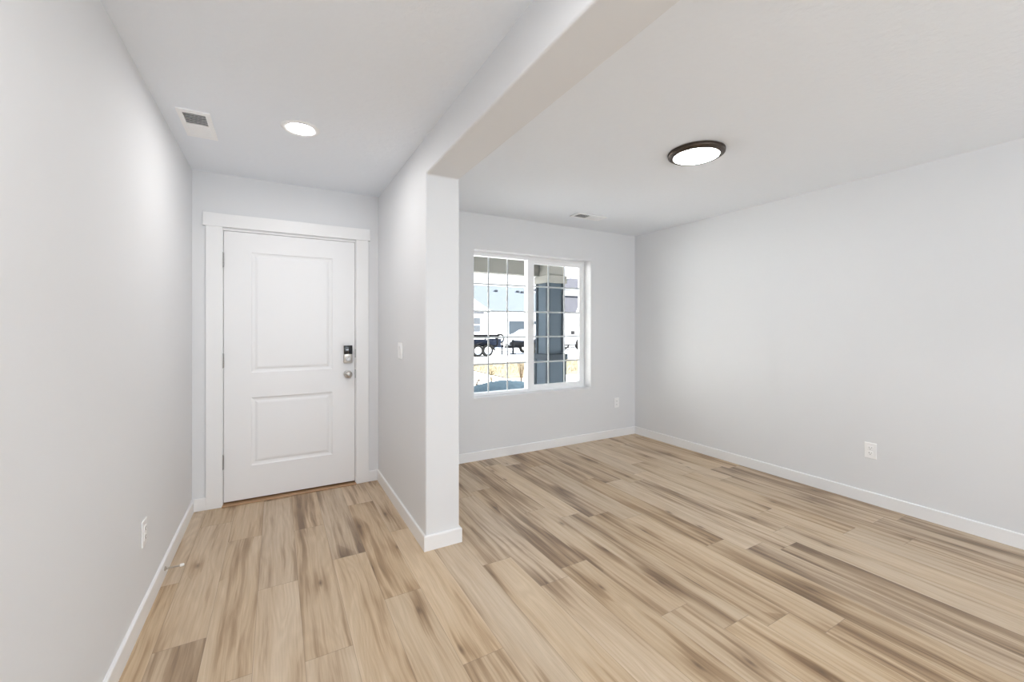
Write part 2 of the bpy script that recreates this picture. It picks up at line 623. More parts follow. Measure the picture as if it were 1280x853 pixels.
# keypad deadbolt: black touch face above a nickel thumb-turn half
lx, lz = 0.521, 1.100
lk = part(MB().box(lx - 0.034, lx + 0.034, SY - 0.030, SY, lz - 0.073, lz + 0.073, 0.005, 3), 'lock_body', M_NICKEL, door, 40)
MB().box(lx - 0.0335, lx + 0.0335, SY - 0.034, SY - 0.0285, lz + 0.001, lz + 0.0735, 0.003, 2).build('keypad', M_KEYPAD, lk, origin=W[lk.name], smooth=40)
mb = MB().lathe((lx, SY - 0.029, lz - 0.036), (0, -1, 0), [(0, 0), (0.022, 0), (0.022, 0.004), (0.019, 0.006), (0, 0.006)], 24)
a = math.radians(35)
d = Vector((math.sin(a), 0, math.cos(a)))
e = Vector((d.z, 0, -d.x))
c = Vector((lx, SY - 0.034, lz - 0.036))
mb.prism([c + d * 0.020 + e * 0.004, c + d * 0.020 - e * 0.004, c - d * 0.020 - e * 0.004, c - d * 0.020 + e * 0.004], (0, -0.016, 0))
mb.build('thumb_turn', M_STEEL, lk, origin=W[lk.name])
for z in (1.105, 0.932):
    part(MB().box(SX1 - 0.0005, SX1 + 0.0155, YD - 0.0005, YD + 0.012, z - 0.036, z + 0.036, 0.002), 'strike_plate', M_STEEL, door)

# door casing
mb = MB()
mb.box(-0.449, -0.349, YD - 0.018, YD, 0, 2.069, 0.002)
mb.box(0.585, 0.687, YD - 0.018, YD, 0, 2.069, 0.002)
mb.box(-0.466, 0.699, YD - 0.026, YD, 2.066, 2.163, 0.002)
struct(mb, 'trim_door', M_TRIM, 'flat white casing with wider head board around the front door', 'trim')
mb = MB()
mb.box(-0.352, 0.588, YD - 0.034, YD + 0.055, 0.0, 0.010, 0.004)
struct(mb, 'trim_threshold', M_THRESH, 'low wooden threshold strip under the front door', 'threshold')

# ------------------------------------------------------------------ window
win = thing('window_1', ((WX0 + WX1) / 2, 3.93, WZ0), 'white vinyl sliding window with grilles in both panes', 'window', kind='structure')
YF = 3.912
mb = MB()
fw = 0.030
mb.box(WX0 - 0.01, WX0 + fw, YF, 3.985, WZ0 - 0.01, WZ1 + 0.01, 0.003)
mb.box(WX1 - 0.030, WX1 + 0.01, YF, 3.985, WZ0 - 0.01, WZ1 + 0.01, 0.003)
mb.box(WX0 + fw, WX1 - 0.030, YF, 3.985, WZ1 - 0.036, WZ1 + 0.01, 0.003)
mb.box(WX0 + fw, WX1 - 0.030, YF, 3.985, WZ0 - 0.01, WZ0 + 0.026, 0.003)
mb.box(2.402, 2.452, YF - 0.002, 3.99, WZ0 + 0.024, WZ1 - 0.034, 0.003)      # meeting stile of the fixed light
fr = part(mb, 'window_frame', M_VINYL, win)


def grille(xs, zs, x0, x1, z0, z1, y, wdt):
    mb = MB()
    for x in xs:
        mb.box(x - wdt / 2, x + wdt / 2, y - 0.003, y + 0.003, z0, z1)
    for z in zs:
        mb.box(x0, x1, y - 0.0029, y + 0.0029, z - wdt / 2, z + wdt / 2)
    return mb


def panes(x0, x1, z0, z1, y):
    mb = MB()
    mb.poly([(x0, y - 0.008, z0), (x1, y - 0.008, z0), (x1, y - 0.008, z1), (x0, y - 0.008, z1)])
    return mb


ZS = [1.780, 1.494, 1.217, 0.935]
part(panes(1.728, 2.404, 0.642, 2.068, 3.968), 'window_pane', M_GLASS, win)
part(grille([1.948, 2.176], ZS, 1.730, 2.404, 0.642, 2.068, 3.968, 0.016), 'window_grille', M_VINYL, win)
mb = MB()
sx0, sx1, sz0, sz1 = 2.448, 3.163, 0.643, 2.068
gx0, gx1, gz0, gz1 = 2.489, 3.125, 0.684, 2.028
ya, yb_ = YF + 0.008, YF + 0.040
mb.box(sx0, gx0, ya, yb_, sz0, sz1, 0.003).box(gx1, sx1, ya, yb_, sz0, sz1, 0.003)
mb.box(gx0, gx1, ya, yb_, sz0, gz0, 0.003).box(gx0, gx1, ya, yb_, gz1, sz1, 0.003)
sash = part(mb, 'sliding_sash', M_VINYL, win)
panes(gx0, gx1, gz0, gz1, YF + 0.026).build('window_pane', M_GLASS, sash, origin=W[sash.name])
grille([2.692, 2.914], ZS, gx0, gx1, gz0, gz1, YF + 0.026, 0.016).build('window_grille', M_VINYL, sash, origin=W[sash.name])
mb = MB().box(2.461, 2.481, ya - 0.014, ya, 1.335, 1.405, 0.004)
mb.box(2.465, 2.477, ya - 0.022, ya - 0.012, 1.365, 1.400, 0.003)
mb.build('sash_latch', M_VINYL, sash, origin=W[sash.name])

# ------------------------------------------------------------------ lamps
def downlight(x, y, label, led=None):
    t = thing('recessed_light', (x, y, H), label, 'ceiling light', 'recessed ceiling lights')
    part(MB().lathe((x, y, H), (0, 0, -1), [(0.066, 0.002), (0.069, 0.004), (0.080, 0.0075), (0.094, 0.006), (0.100, 0.0)], 48), 'trim_ring', M_PLASTIC, t, 60)
    part(MB().lathe((x, y, H), (0, 0, -1), [(0.0, 0.004), (0.040, 0.0038), (0.068, 0.003)], 48), 'diffuser', led or M_LED, t, 60)
    return t


downlight(0.118, 2.66, 'small round white recessed light in the entry ceiling near the door', M_LED_DOOR)
for x, y, l in ((0.16, 0.50, 'round added fill light in the entry ceiling above the viewer'),
                (0.118, -1.6, 'round added fill light in the entry ceiling far behind the viewer'),
                (2.4, -1.6, 'round added fill light in the rear room ceiling by the rear opening')):
    downlight(x, y, l)  # unseen lamps added to brighten the entry and room

FX, FY, FR = 2.356, 1.765, 0.172
t = thing('flush_mount_light', (FX, FY, H), 'dark bronze round flush ceiling light with a glowing white disc', 'ceiling light')
part(MB().lathe((FX, FY, H), (0, 0, -1), [(0.150, 0.0), (FR - 0.006, 0.0), (FR, 0.003), (FR, 0.009), (FR - 0.004, 0.010), (FR - 0.004, 0.014), (FR - 0.001, 0.015), (FR - 0.002, 0.021),
     (FR - 0.006, 0.024), (FR - 0.010, 0.025), (FR - 0.014, 0.029), (FR - 0.026, 0.032), (FR - 0.033, 0.032), (FR - 0.035, 0.029)], 72), 'rim', M_BRONZE, t, 50)
part(MB().lathe((FX, FY, H), (0, 0, -1), [(0.0, 0.038), (0.06, 0.0375), (0.10, 0.0360), (FR - 0.045, 0.0335), (FR - 0.034, 0.030)], 72), 'diffuser', M_DISC, t, 60)

# ------------------------------------------------------------------ ceiling vents
def vent(x0, x1, y0, y1, axis, label):
    """two-way register; louvres lean one way in the near half, the other way in the far half"""
    t = thing('ceiling_vent', ((x0 + x1) / 2, (y0 + y1) / 2, H), label, 'vent', 'ceiling vents')
    zb = H - 0.012
    r = 0.024
    mb = MB()
    if axis == 'y':
        mid = (y0 + y1) / 2
        rects = [(x0, x0 + r, y0, y1), (x1 - r, x1, y0, y1), (x0 + r, x1 - r, y0, y0 + r + 0.01), (x0 + r, x1 - r, y1 - r - 0.01, y1),
                 (x0 + r, x1 - r, mid - 0.012, mid + 0.012)]
    else:
        mid = (x0 + x1) / 2
        rects = [(x0, x1, y0, y0 + r), (x0, x1, y1 - r, y1), (x0, x0 + r + 0.01, y0 + r, y1 - r), (x1 - r - 0.01, x1, y0 + r, y1 - r),
                 (mid - 0.012, mid + 0.012, y0 + r, y1 - r)]
    for a, b, c_, d_ in rects:
        mb.box(a, b, c_, d_, H - 0.007, H)
    part(mb, 'vent_frame', M_PLASTIC, t)
    part(MB().box(x0 + 0.012, x1 - 0.012, y0 + 0.012, y1 - 0.012, H - 0.0012, H - 0.0002), 'duct_shade_plate', M_DARK, t)  # dark plate on the uncut ceiling stands in for the shaded duct
    lo, hi = ((y0 + r + 0.01, y1 - r - 0.01) if axis == 'y' else (x0 + r + 0.01, x1 - r - 0.01))
    n = 6
    for half, (a, b) in enumerate(((lo, mid - 0.012), (mid + 0.012, hi))):
        for k in range(n):
            p = a + (b - a) * (k + 0.5) / n
            dx = 0.0052 * (-1 if half == 0 else 1)
            prof = [(p - dx, H - 0.0015), (p - dx + 0.0022, H - 0.0015), (p + dx + 0.0022, H - 0.0105), (p + dx, H - 0.0105)]
            if axis == 'y':
                s = MB().prism([(x0 + r, q_, z_) for q_, z_ in prof], (x1 - x0 - 2 * r, 0, 0))
            else:
                s = MB().prism([(q_, y0 + r, z_) for q_, z_ in prof], (0, y1 - y0 - 2 * r, 0))
            part(s, 'louvre', M_PLASTIC, t)
    return t


vent(-0.455, -0.308, 2.708, 3.066, 'y', 'white ceiling register with slats over a dark plate above the left wall in the entry')
vent(2.595, 2.965, 3.265, 3.415, 'x', 'white ceiling register near the window wall in the front room')

# ------------------------------------------------------------------ outlets, switch, door stop
def wall_frame(pos, nrm):
    n = Vector(nrm)
    up = Vector((0, 0, 1))
    rt = up.cross(n)
    pos = Vector(pos)
    return lambda a, b, c_: pos + rt * a + up * b + n * c_


def fbox(mb, f, a0, a1, b0, b1, c0, c1, bev=0.0):
    m2 = MB().box(a0, a1, b0, b1, c0, c1, bev)
    vm = {}
    for v in m2.bm.verts:
        vm[v] = mb.bm.verts.new(f(*v.co))
    for fc in m2.bm.faces:
        mb.bm.faces.new([vm[v] for v in fc.verts])
    m2.bm.free()
    return mb


def outlet(pos, nrm, label):
    t = thing('power_outlet', pos, label, 'outlet', 'wall outlets')
    f = wall_frame(pos, nrm)
    part(fbox(MB(), f, -0.037, 0.037, -0.059, 0.059, 0, 0.0065, 0.003), 'cover_plate', M_PLASTIC, t)
    for s in (-1, 1):
        zc = s * 0.0195
        r = part(fbox(MB(), f, -0.017, 0.017, zc - 0.0145, zc + 0.0145, 0.004, 0.0085, 0.0015), 'receptacle', M_PLASTIC, t)
        mb = MB()
        fbox(mb, f, -0.0085, -0.0060, zc - 0.001, zc + 0.008, 0.0080, 0.0089)
        fbox(mb, f, 0.0060, 0.0085, zc + 0.000, zc + 0.007, 0.0080, 0.0089)
        fbox(mb, f, -0.0025, 0.0025, zc - 0.0095, zc - 0.0045, 0.0080, 0.0089)
        mb.build('slots', M_SLOT, r, origin=W[r.name])
    part(fbox(MB(), f, -0.003, 0.003, -0.003, 0.003, 0.006, 0.0075, 0.001), 'screw', M_PLASTIC, t)
    return t


outlet((XR, 1.414, 0.399), (-1, 0, 0), 'white duplex outlet low on the right wall')
outlet((3.586, YW, 0.410), (0, -1, 0), 'white duplex outlet on the window wall near the far corner')
outlet((XL, 2.484, 0.392), (1, 0, 0), 'white duplex outlet low on the left entry wall')

sp = (XP, 2.985, 1.160)
t = thing('light_switch', sp, 'white two-rocker light switch on the partition wall facing the entry', 'light switch')
f = wall_frame(sp, (-1, 0, 0))
part(fbox(MB(), f, -0.058, 0.058, -0.058, 0.058, 0, 0.0065, 0.003), 'switch_plate', M_PLASTIC, t)
for s in (-1, 1):
    xc = s * 0.023
    mb = fbox(MB(), f, xc - 0.0165, xc + 0.0165, -0.0335, 0.0335, 0.003, 0.0085, 0.001)
    fbox(mb, f, xc - 0.0145, xc + 0.0145, 0.002, 0.031, 0.008, 0.0105, 0.0015)
    part(mb, 'rocker', M_PLASTIC, t)

dp = Vector((XL + BT, 2.832, 0.048))
t = thing('door_stop', dp, 'spring door stop with white tip on the left baseboard', 'door stop')
part(MB().lathe(dp, (1, 0, 0), [(0, 0), (0.011, 0), (0.011, 0.003), (0.006, 0.006), (0.006, 0.010), (0, 0.010)], 20), 'base', M_NICKEL, t, 40)
sp_pts = []
for k in range(14 * 16 + 1):
    a = 2 * math.pi * k / 16
    x = 0.009 + 0.057 * k / (14 * 16)
    sp_pts.append(dp + Vector((x, math.cos(a) * 0.0042, math.sin(a) * 0.0042)))
part(MB().tube(sp_pts, 0.0013, 6), 'spring', M_NICKEL, t, 60)
part(MB().lathe(dp, (1, 0, 0), [(0, 0.064), (0.0065, 0.064), (0.0078, 0.068), (0.0078, 0.078), (0.0055, 0.082), (0, 0.082)], 20), 'tip', M_RUBBER, t, 40)

# ------------------------------------------------------------------ outside: own house
M_SIDE = siding_mat('siding_white', (0.86, 0.85, 0.82))
M_POST = mat('post_blue_grey', (0.060, 0.078, 0.095), 0.6, vary=0.04, vscale=3, spec=0.03)
M_POSTTRIM = mat('post_trim', (0.034, 0.042, 0.050), 0.6, vary=0.04, spec=0.03)
M_BEAM = mat('beam_greige', (0.22, 0.217, 0.20), 0.7, vary=0.05, vscale=2, spec=0.03)
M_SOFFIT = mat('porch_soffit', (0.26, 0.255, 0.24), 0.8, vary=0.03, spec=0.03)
M_CONC = mat('concrete', (0.64, 0.64, 0.64), 0.9, vary=0.10, vscale=0.8, bump=0.3, bscale=8, spec=0.03)
M_YARD = mat('dry_dirt', (0.64, 0.62, 0.59), 0.95, vary=0.16, vscale=1.6, bump=0.6, bscale=6, spec=0.03)
M_LAWN = mat('dry_lawn', (0.15, 0.122, 0.078), 0.95, vary=0.25, vscale=3.0, bump=0.8, bscale=20, spec=0.03)
M_STRAW = mat('straw', (0.11, 0.082, 0.042), 0.9, vary=0.3, vscale=5.0, spec=0.03)
M_TWIG = mat('twig', (0.085, 0.060, 0.038), 0.9, vary=0.2, vscale=10, spec=0.03)
M_GRAVEL = mat('blue_gravel', (0.022, 0.034, 0.042), 0.9, vary=0.45, vscale=26, bump=1.0, bscale=30, spec=0.03)
M_ROOFA = mat('shingle_blue_grey', (0.085, 0.095, 0.104), 0.9, vary=0.10, vscale=2.0, stretch=(1, 1, 6), spec=0.03)
M_ROOFB = mat('shingle_grey', (0.050, 0.049, 0.055), 0.9, vary=0.14, vscale=3.0, spec=0.03)
M_HTRIM = mat('house_trim', (0.80, 0.80, 0.80), 0.6, vary=0.02, spec=0.03)
M_HGLASS = mat('house_glass', (0.094, 0.102, 0.111), 0.1, bump=0.01)
M_GDOOR = mat('garage_door_blue', (0.064, 0.077, 0.089), 0.6, vary=0.04, spec=0.03)
M_FASCIA = mat('dark_fascia', (0.068, 0.072, 0.081), 0.6, vary=0.05, spec=0.03)
M_TRFRAME = mat('trailer_black', (0.009, 0.009, 0.010), 0.5, vary=0.2, vscale=5, spec=0.03)
M_TRBLUE = mat('trailer_navy', (0.016, 0.021, 0.034), 0.45, vary=0.15, vscale=4, spec=0.03)
M_TYRE = mat('tyre', (0.021, 0.020, 0.018), 0.85, vary=0.2, vscale=12, spec=0.03)
M_RIM = mat('wheel_rim', (0.62, 0.62, 0.62), 0.35, metal=0.4, vary=0.05)
M_CARW = mat('car_white', (0.82, 0.82, 0.82), 0.25, coat=0.5, vary=0.01)
M_CARGL = mat('car_glass', (0.10, 0.12, 0.13), 0.06, bump=0.005)
M_CARTRIM = mat('car_trim', (0.043, 0.040, 0.038), 0.5, vary=0.1, spec=0.03)
M_CHROME = mat('chrome', (0.7, 0.7, 0.7), 0.15, metal=1.0, bump=0.01)

GZ = -0.30
struct(MB().box(-60, 90, 4.05, 140, GZ - 0.3, GZ), 'ground', M_YARD, 'pale dry dirt yard outside the window', 'ground')
struct(MB().box(-60, 90, 17.2, 29.5, GZ - 0.1, GZ + 0.012), 'road', M_CONC, 'pale sunlit street in front of the house', 'road')
struct(MB().box(-2.75, 4.50, 4.05, 6.35, GZ - 0.2, -0.06, 0.01), 'porch_slab', M_CONC, 'concrete porch slab outside the window', 'porch')
# our own roof, porch ceiling and walls
mb = MB().box(-2.75, 7.6, 4.05, 6.40, 2.62, 2.68)  # carried on unseen past the post to keep sun off the slab
struct(mb, 'porch_ceiling', M_SOFFIT, 'flat pale porch ceiling outside the window', 'porch ceiling')
mb = MB().prism([(-9.5, 6.55, 2.70), (-9.5, -8.2, 2.70), (-9.5, -1.0, 5.2)], (17.2, 0, 0))  # right end and rear overhang stretched out of view to block the sun
struct(mb, 'roof', M_ROOFB, 'shingled roof over the front room and porch', 'roof')
mb = MB().box(-2.7, 3.945, 6.06, 6.24, 2.205, 2.62, 0.004)
struct(mb, 'porch_beam', M_BEAM, 'greige beam across the front of the porch', 'beam')
mb = MB().box(1.0, WX0 - 0.3, 3.985, 4.03, GZ, 2.62).box(WX0 - 0.3, WX1 + 0.2, 3.985, 4.03, GZ, WZ0 - 0.04).box(WX0 - 0.3, WX1 + 0.2, 3.985, 4.03, WZ1 + 0.04, 2.62)
mb.box(WX1 + 0.04, 4.1, 3.985, 4.03, GZ, 2.62).box(WX0 - 0.3, WX0 - 0.04, 3.985, 4.03, WZ0 - 0.04, WZ1 + 0.04)
mb.box(-2.7, 1.0, 4.05, 4.10, GZ, 2.62)
struct(mb, 'wall_exterior', M_SIDE, 'pale siding on the outside of the window wall', 'wall')
mb = MB().box(-9.0, -2.75, 4.05, 11.0, GZ, 3.2)  # unseen wall added on the left to reflect sun through the window
struct(mb, 'wall_bounce', M_SIDE, 'pale siding wall added to bounce sunlight into the window', 'wall')

# porch post
px0, px1, py0, py1 = 3.945, 4.305, 5.80, 6.17
post = thing('porch_post', ((px0 + px1) / 2, (py0 + py1) / 2, -0.06), 'square blue-grey porch post with wider base seen through the window', 'post')
mb = MB().box(px0 + 0.02, px1 - 0.02, py0 + 0.02, py1 - 0.02, 0.86, 2.075)
part(mb, 'shaft', M_POST, post)
for ax in (0, 1):
    for ay in (0, 1):
        xx = px0 if ax == 0 else px1 - 0.055
        yy = py0 if ay == 0 else py1 - 0.055
        part(MB().box(xx, xx + 0.055, yy, yy + 0.055, 0.86, 2.075, 0.003), 'corner_board', M_POSTTRIM, post)
part(MB().box(px0 + 0.004, px1 + 0.004, py0 + 0.004, py1, 2.19, 2.62), 'head_block', M_BEAM, post)
part(MB().box(px0 - 0.015, px1 + 0.035, py0 - 0.02, py1 + 0.02, 2.070, 2.20, 0.006), 'capital', M_BEAM, post)
mb = MB().box(px0 - 0.005, px1 + 0.005, py0 - 0.005, py1 + 0.005, -0.06, 0.78)
part(mb, 'pedestal', M_POST, post)
for xx in (px0 - 0.02, px1 - 0.04):
    for yy in (py0 - 0.02, py1 - 0.04):
        part(MB().box(xx, xx + 0.06, yy, yy + 0.06, -0.06, 0.77, 0.003), 'pedestal_board', M_POSTTRIM, post)
part(MB().box(px0 - 0.03, px1 + 0.05, py0 - 0.03, py1 + 0.03, 0.77, 0.865, 0.006), 'ledge', M_POSTTRIM, post)

# ------------------------------------------------------------------ outside: yard
def mound():
    mb = MB()
    nx, ny = 60, 40
    x0, x1, y0, y1 = 2.2, 6.2, 6.75, 10.4
    g = []
    for j in range(ny + 1):
        r = []
        for i in range(nx + 1):
            x = x0 + (x1 - x0) * i / nx
            y = y0 + (y1 - y0) * j / ny
            dx, dy = (x - 4.55) / 1.30, (y - 8.25) / 1.45
            q = max(0.0, 1 - (dx * dx + dy * dy))
            h = 0.42 * q
            h += (random.random() - 0.5) * 0.022 * (q > 0)
            r.append(mb.bm.verts.new((x, y, GZ - 0.02 + h)))
        g.append(r)
    for j in range(ny):
        for i in range(nx):
            mb.bm.faces.new((g[j][i], g[j][i + 1], g[j + 1][i + 1], g[j + 1][i]))
    return mb


o = mound().build('gravel_mound', M_GRAVEL, smooth=80, origin=(4.42, 8.25, GZ))
tag(o, 'low mound of blue-grey gravel just below the left window pane', 'mound')

mb = MB().box(6.3, 26, 11.5, 16.6, GZ - 0.02, GZ + 0.025)
o = mb.build('dry_lawn', M_LAWN, origin=(12, 14, GZ))
tag(o, 'strip of tan dry lawn along the street', 'lawn', kind='structure')
mb = MB()
for k in range(2600):
    x = random.uniform(6.4, 15.5)
    y = random.uniform(11.6, 16.4)
    h = random.uniform(0.03, 0.14)
    a = random.uniform(0, math.pi)
    l = random.uniform(-0.05, 0.05)
    wv = Vector((math.cos(a), math.sin(a), 0)) * 0.006
    b = Vector((x, y, GZ + 0.02))
    t3 = b + Vector((l, random.uniform(-0.05, 0.05), h))
    mb.poly([b - wv, b + wv, t3])
o = mb.build('dry_grass', M_STRAW, origin=(12, 14, GZ))
tag(o, 'short tan dry grass growing on the lawn strip', 'grass', kind='stuff')


def shrub(x, y, n, h, spread, label, m):
    mb = MB()
    b = Vector((x, y, GZ))
    for k in range(n):
        a = random.uniform(0, 2 * math.pi)
        d = Vector((math.cos(a), math.sin(a), 0)) * spread * random.uniform(0.3, 1)
        hh = h * random.uniform(0.6, 1.0)
        p1 = b + d * 0.35 + Vector((0, 0, hh * 0.4))
        p2 = b + d * 0.8 + Vector((0, 0, hh * 0.75))
        p3 = b + d + Vector((random.uniform(-.05, .05), random.uniform(-.05, .05), hh))
        mb.tube([b + d * 0.05, p1, p2, p3], 0.011, 5, 0.004)
        for j in range(3):
            s = p1.lerp(p3, random.random())
            mb.tube([s, s + Vector((random.uniform(-.12, .12), random.uniform(-.12, .12), random.uniform(.03, .16)))], 0.006, 4, 0.003)
    o = mb.build('bare_shrub', m, origin=(x, y, GZ))
    tag(o, label, 'shrub', 'bare shrubs in the yard')


shrub(6.05, 10.2, 9, 0.75, 0.22, 'tall bare stems standing behind the right end of the gravel mound', M_TWIG)
shrub(6.62, 10.7, 6, 0.70, 0.16, 'thin bare stems beside the window mullion, rightmost of the shrubs', M_TWIG)
shrub(5.3, 10.6, 5, 0.55, 0.15, 'sparse straw-coloured stems behind the middle of the gravel mound', M_STRAW)
shrub(4.45, 9.9, 14, 0.36, 0.35, 'low tangle of dark twigs left of the gravel mound', M_TWIG)

# ------------------------------------------------------------------ outside: vehicles
def wheel(parent, x, y, z, r, wd=0.2, name='wheel'):
    o = part(MB().lathe((x, y - wd / 2, z), (0, 1, 0), [(r * 0.62, 0), (r * 0.9, 0), (r, 0.03), (r, wd - 0.03), (r * 0.9, wd), (r * 0.62, wd)], 28), name, M_TYRE, parent, 40)
    mb = MB().lathe((x, y - wd / 2, z), (0, 1, 0), [(0, 0.035), (r * 0.18, 0.03), (r * 0.22, 0.05), (r * 0.45, 0.05), (r * 0.58, 0.02), (r * 0.64, 0.005), (r * 0.64, wd - 0.01), (0, wd - 0.01)], 28)
    for k in range(6):
        a = k * math.pi / 3
        c_ = Vector((x + math.cos(a) * r * 0.34, y - wd / 2 + 0.045, z + math.sin(a) * r * 0.34))
        mb.tube([c_, c_ + Vector((0, 0.02, 0))], r * 0.06, 8)
    mb.build('wheel_rim', M_RIM, o, origin=W[o.name], smooth=40)
    return o


def back_pt(u, v, Y):
    """the point at depth Y seen at pixel (u, v) of the 1280x853 photograph; used once, to read sizes off"""
    s, c_ = math.sin(0.5129), math.cos(0.5129)
    t_ = (u - 640) / 522.19
    q = (408.4471 - v) / 522.19
    k = Y / (c_ - t_ * s)
    return Vector(((s + t_ * c_) * k, Y, 1.332 + q * k))


# tandem trailer on the street, pointing right
TY = 20.3
xa = back_pt(596.5, 440, TY).x
xb = back_pt(609.0, 440, TY).x
xe = back_pt(634.0, 430, TY).x
R = 0.33
tr = thing('utility_trailer', ((xa + xb) / 2, TY + 0.9, GZ), 'dark tandem-axle utility trailer parked across the street', 'trailer')
for y in (TY, TY + 1.75):
    for x in (xa, xb):
        wheel(tr, x, y, GZ + R + 0.012, R)
for y in (TY, TY + 1.75):
    mb = MB()
    pts = []
    for k in range(9):
        a = math.pi - math.pi * k / 8
        pts.append(((xa + xb) / 2 + math.cos(a) * 0.74, 0, GZ + R + 0.02 + math.sin(a) * 0.42))
    pts2 = [(p[0] * 1.0, p[1], p[2] - 0.02) for p in reversed(pts)]
    mb.prism([(p[0], y - 0.13, p[2]) for p in pts + pts2], (0, 0.26, 0))
    part(mb, 'fender', M_TRFRAME, tr)
xd0, xd1 = xa - 4.6, back_pt(623.5, 430, TY).x
part(MB().box(xd0, xd1, TY + 0.16, TY + 1.6, GZ + 0.55, GZ + 0.66), 'deck', M_TRFRAME, tr)
mb = MB().box(xd0, xd1, TY + 0.14, TY + 0.20, GZ + 0.62, GZ + 0.90).box(xd0, xd1, TY + 1.56, TY + 1.62, GZ + 0.62, GZ + 0.90)
part(mb, 'side_board', M_TRBLUE, tr)
mb = MB().box(xd0, xd1 + 0.05, TY + 0.10, TY + 0.18, GZ + 1.08, GZ + 1.18).box(xd0, xd1 + 0.05, TY + 1.58, TY + 1.66, GZ + 1.08, GZ + 1.18)
mb.box(xd1 - 0.03, xd1 + 0.05, TY + 0.10, TY + 1.66, GZ + 1.08, GZ + 1.18)
part(mb, 'top_rail', M_TRFRAME, tr)
for x in (xd1 - 0.06, xa - 0.2, xa - 1.9):
    for y in (TY + 0.11, TY + 1.59):
        part(MB().box(x, x + 0.07, y, y + 0.06, GZ + 0.6, GZ + 1.1), 'stake', M_TRFRAME, tr)
part(MB().box(xd1 - 0.35, xd1 + 0.25, TY + 0.2, TY + 0.8, GZ + 0.48, GZ + 0.95, 0.02), 'tool_box', M_TRBLUE, tr)
mb = MB().tube([(xd1 - 0.2, TY + 0.25, GZ + 0.52), (xe, TY + 0.88, GZ + 0.50)], 0.05, 8).tube([(xd1 - 0.2, TY + 1.5, GZ + 0.52), (xe, TY + 0.88, GZ + 0.50)], 0.05, 8)
mb.box(xe - 0.1, xe + 0.22, TY + 0.80, TY + 0.96, GZ + 0.44, GZ + 0.58, 0.02)
part(mb, 'tongue', M_TRFRAME, tr)
part(MB().tube([(xe + 0.14, TY + 0.88, GZ + 0.03), (xe + 0.14, TY + 0.88, GZ + 0.95)], 0.035, 8).box(xe + 0.05, xe + 0.23, TY + 0.8, TY + 0.96, GZ + 0.012, GZ + 0.04), 'tongue_jack', M_TRFRAME, tr)
xs = back_pt(628, 425, TY).x
wheel(tr, xs, TY + 0.3, GZ + 0.97, 0.27, 0.16, 'spare_wheel')
part(MB().box(xs - 0.04, xs + 0.04, TY + 0.32, TY + 0.44, GZ + 0.5, GZ + 1.0), 'spare_mount', M_TRFRAME, tr)

# second trailer, nose to the left
x0 = back_pt(642.5, 430, 20.8).x
t = thing('flat_trailer', (x0 + 1.2, 21.4, GZ), 'low black trailer with upright jack right of the utility trailer', 'trailer')
mb = MB().tube([(x0 + 0.1, 21.5, GZ + 0.42), (x0 + 1.2, 20.9, GZ + 0.55)], 0.07, 8).tube([(x0 + 0.1, 21.5, GZ + 0.42), (x0 + 1.2, 22.1, GZ + 0.55)], 0.07, 8)
mb.box(x0 - 0.2, x0 + 0.2, 21.42, 21.58, GZ + 0.38, GZ + 0.52, 0.02)
part(mb, 'tongue', M_TRFRAME, t)
part(MB().tube([(x0 + 0.22, 21.3, GZ + 0.02), (x0 + 0.22, 21.3, GZ + 0.86)], 0.06, 8).box(x0 + 0.08, x0 + 0.36, 21.2, 21.4, GZ + 0.012, GZ + 0.05), 'tongue_jack', M_TRFRAME, t)
part(MB().box(x0 + 0.55, x0 + 2.3, 20.75, 22.3, GZ + 0.52, GZ + 0.70), 'deck', M_TRFRAME, t)
part(MB().box(x0 + 0.65, x0 + 0.73, 20.78, 22.25, GZ + 0.68, GZ + 0.80).box(x0 + 0.65, x0 + 2.3, 20.78, 20.84, GZ + 0.68, GZ + 0.80), 'front_rail', M_TRBLUE, t)
part(MB().tube([(x0 + 0.9, 20.95, GZ + 0.55), (x0 + 0.9, 20.95, GZ + 0.012)], 0.05, 8), 'stand', M_TRFRAME, t)
for x in (x0 + 1.55,):
    for y in (20.75, 22.3):
        wheel(t, x, y, GZ + 0.32, 0.31, 0.18)


def car_body(t, x0, y0, L, wdt, prof, glass_prof, m):
    mb = MB().prism([(x0 + a, y0, GZ + b) for a, b in prof], (0, wdt, 0))
    bmesh.ops.bevel(mb.bm, geom=list(mb.bm.edges), offset=0.05, segments=2, affect='EDGES')
    part(mb, 'body', m, t, 40)
    for gp in glass_prof:
        for yy in (y0 - 0.006, y0 + wdt - 0.006):
            part(MB().prism([(x0 + a, yy, GZ + b) for a, b in gp], (0, 0.012, 0)), 'side_window', M_CARGL, t)


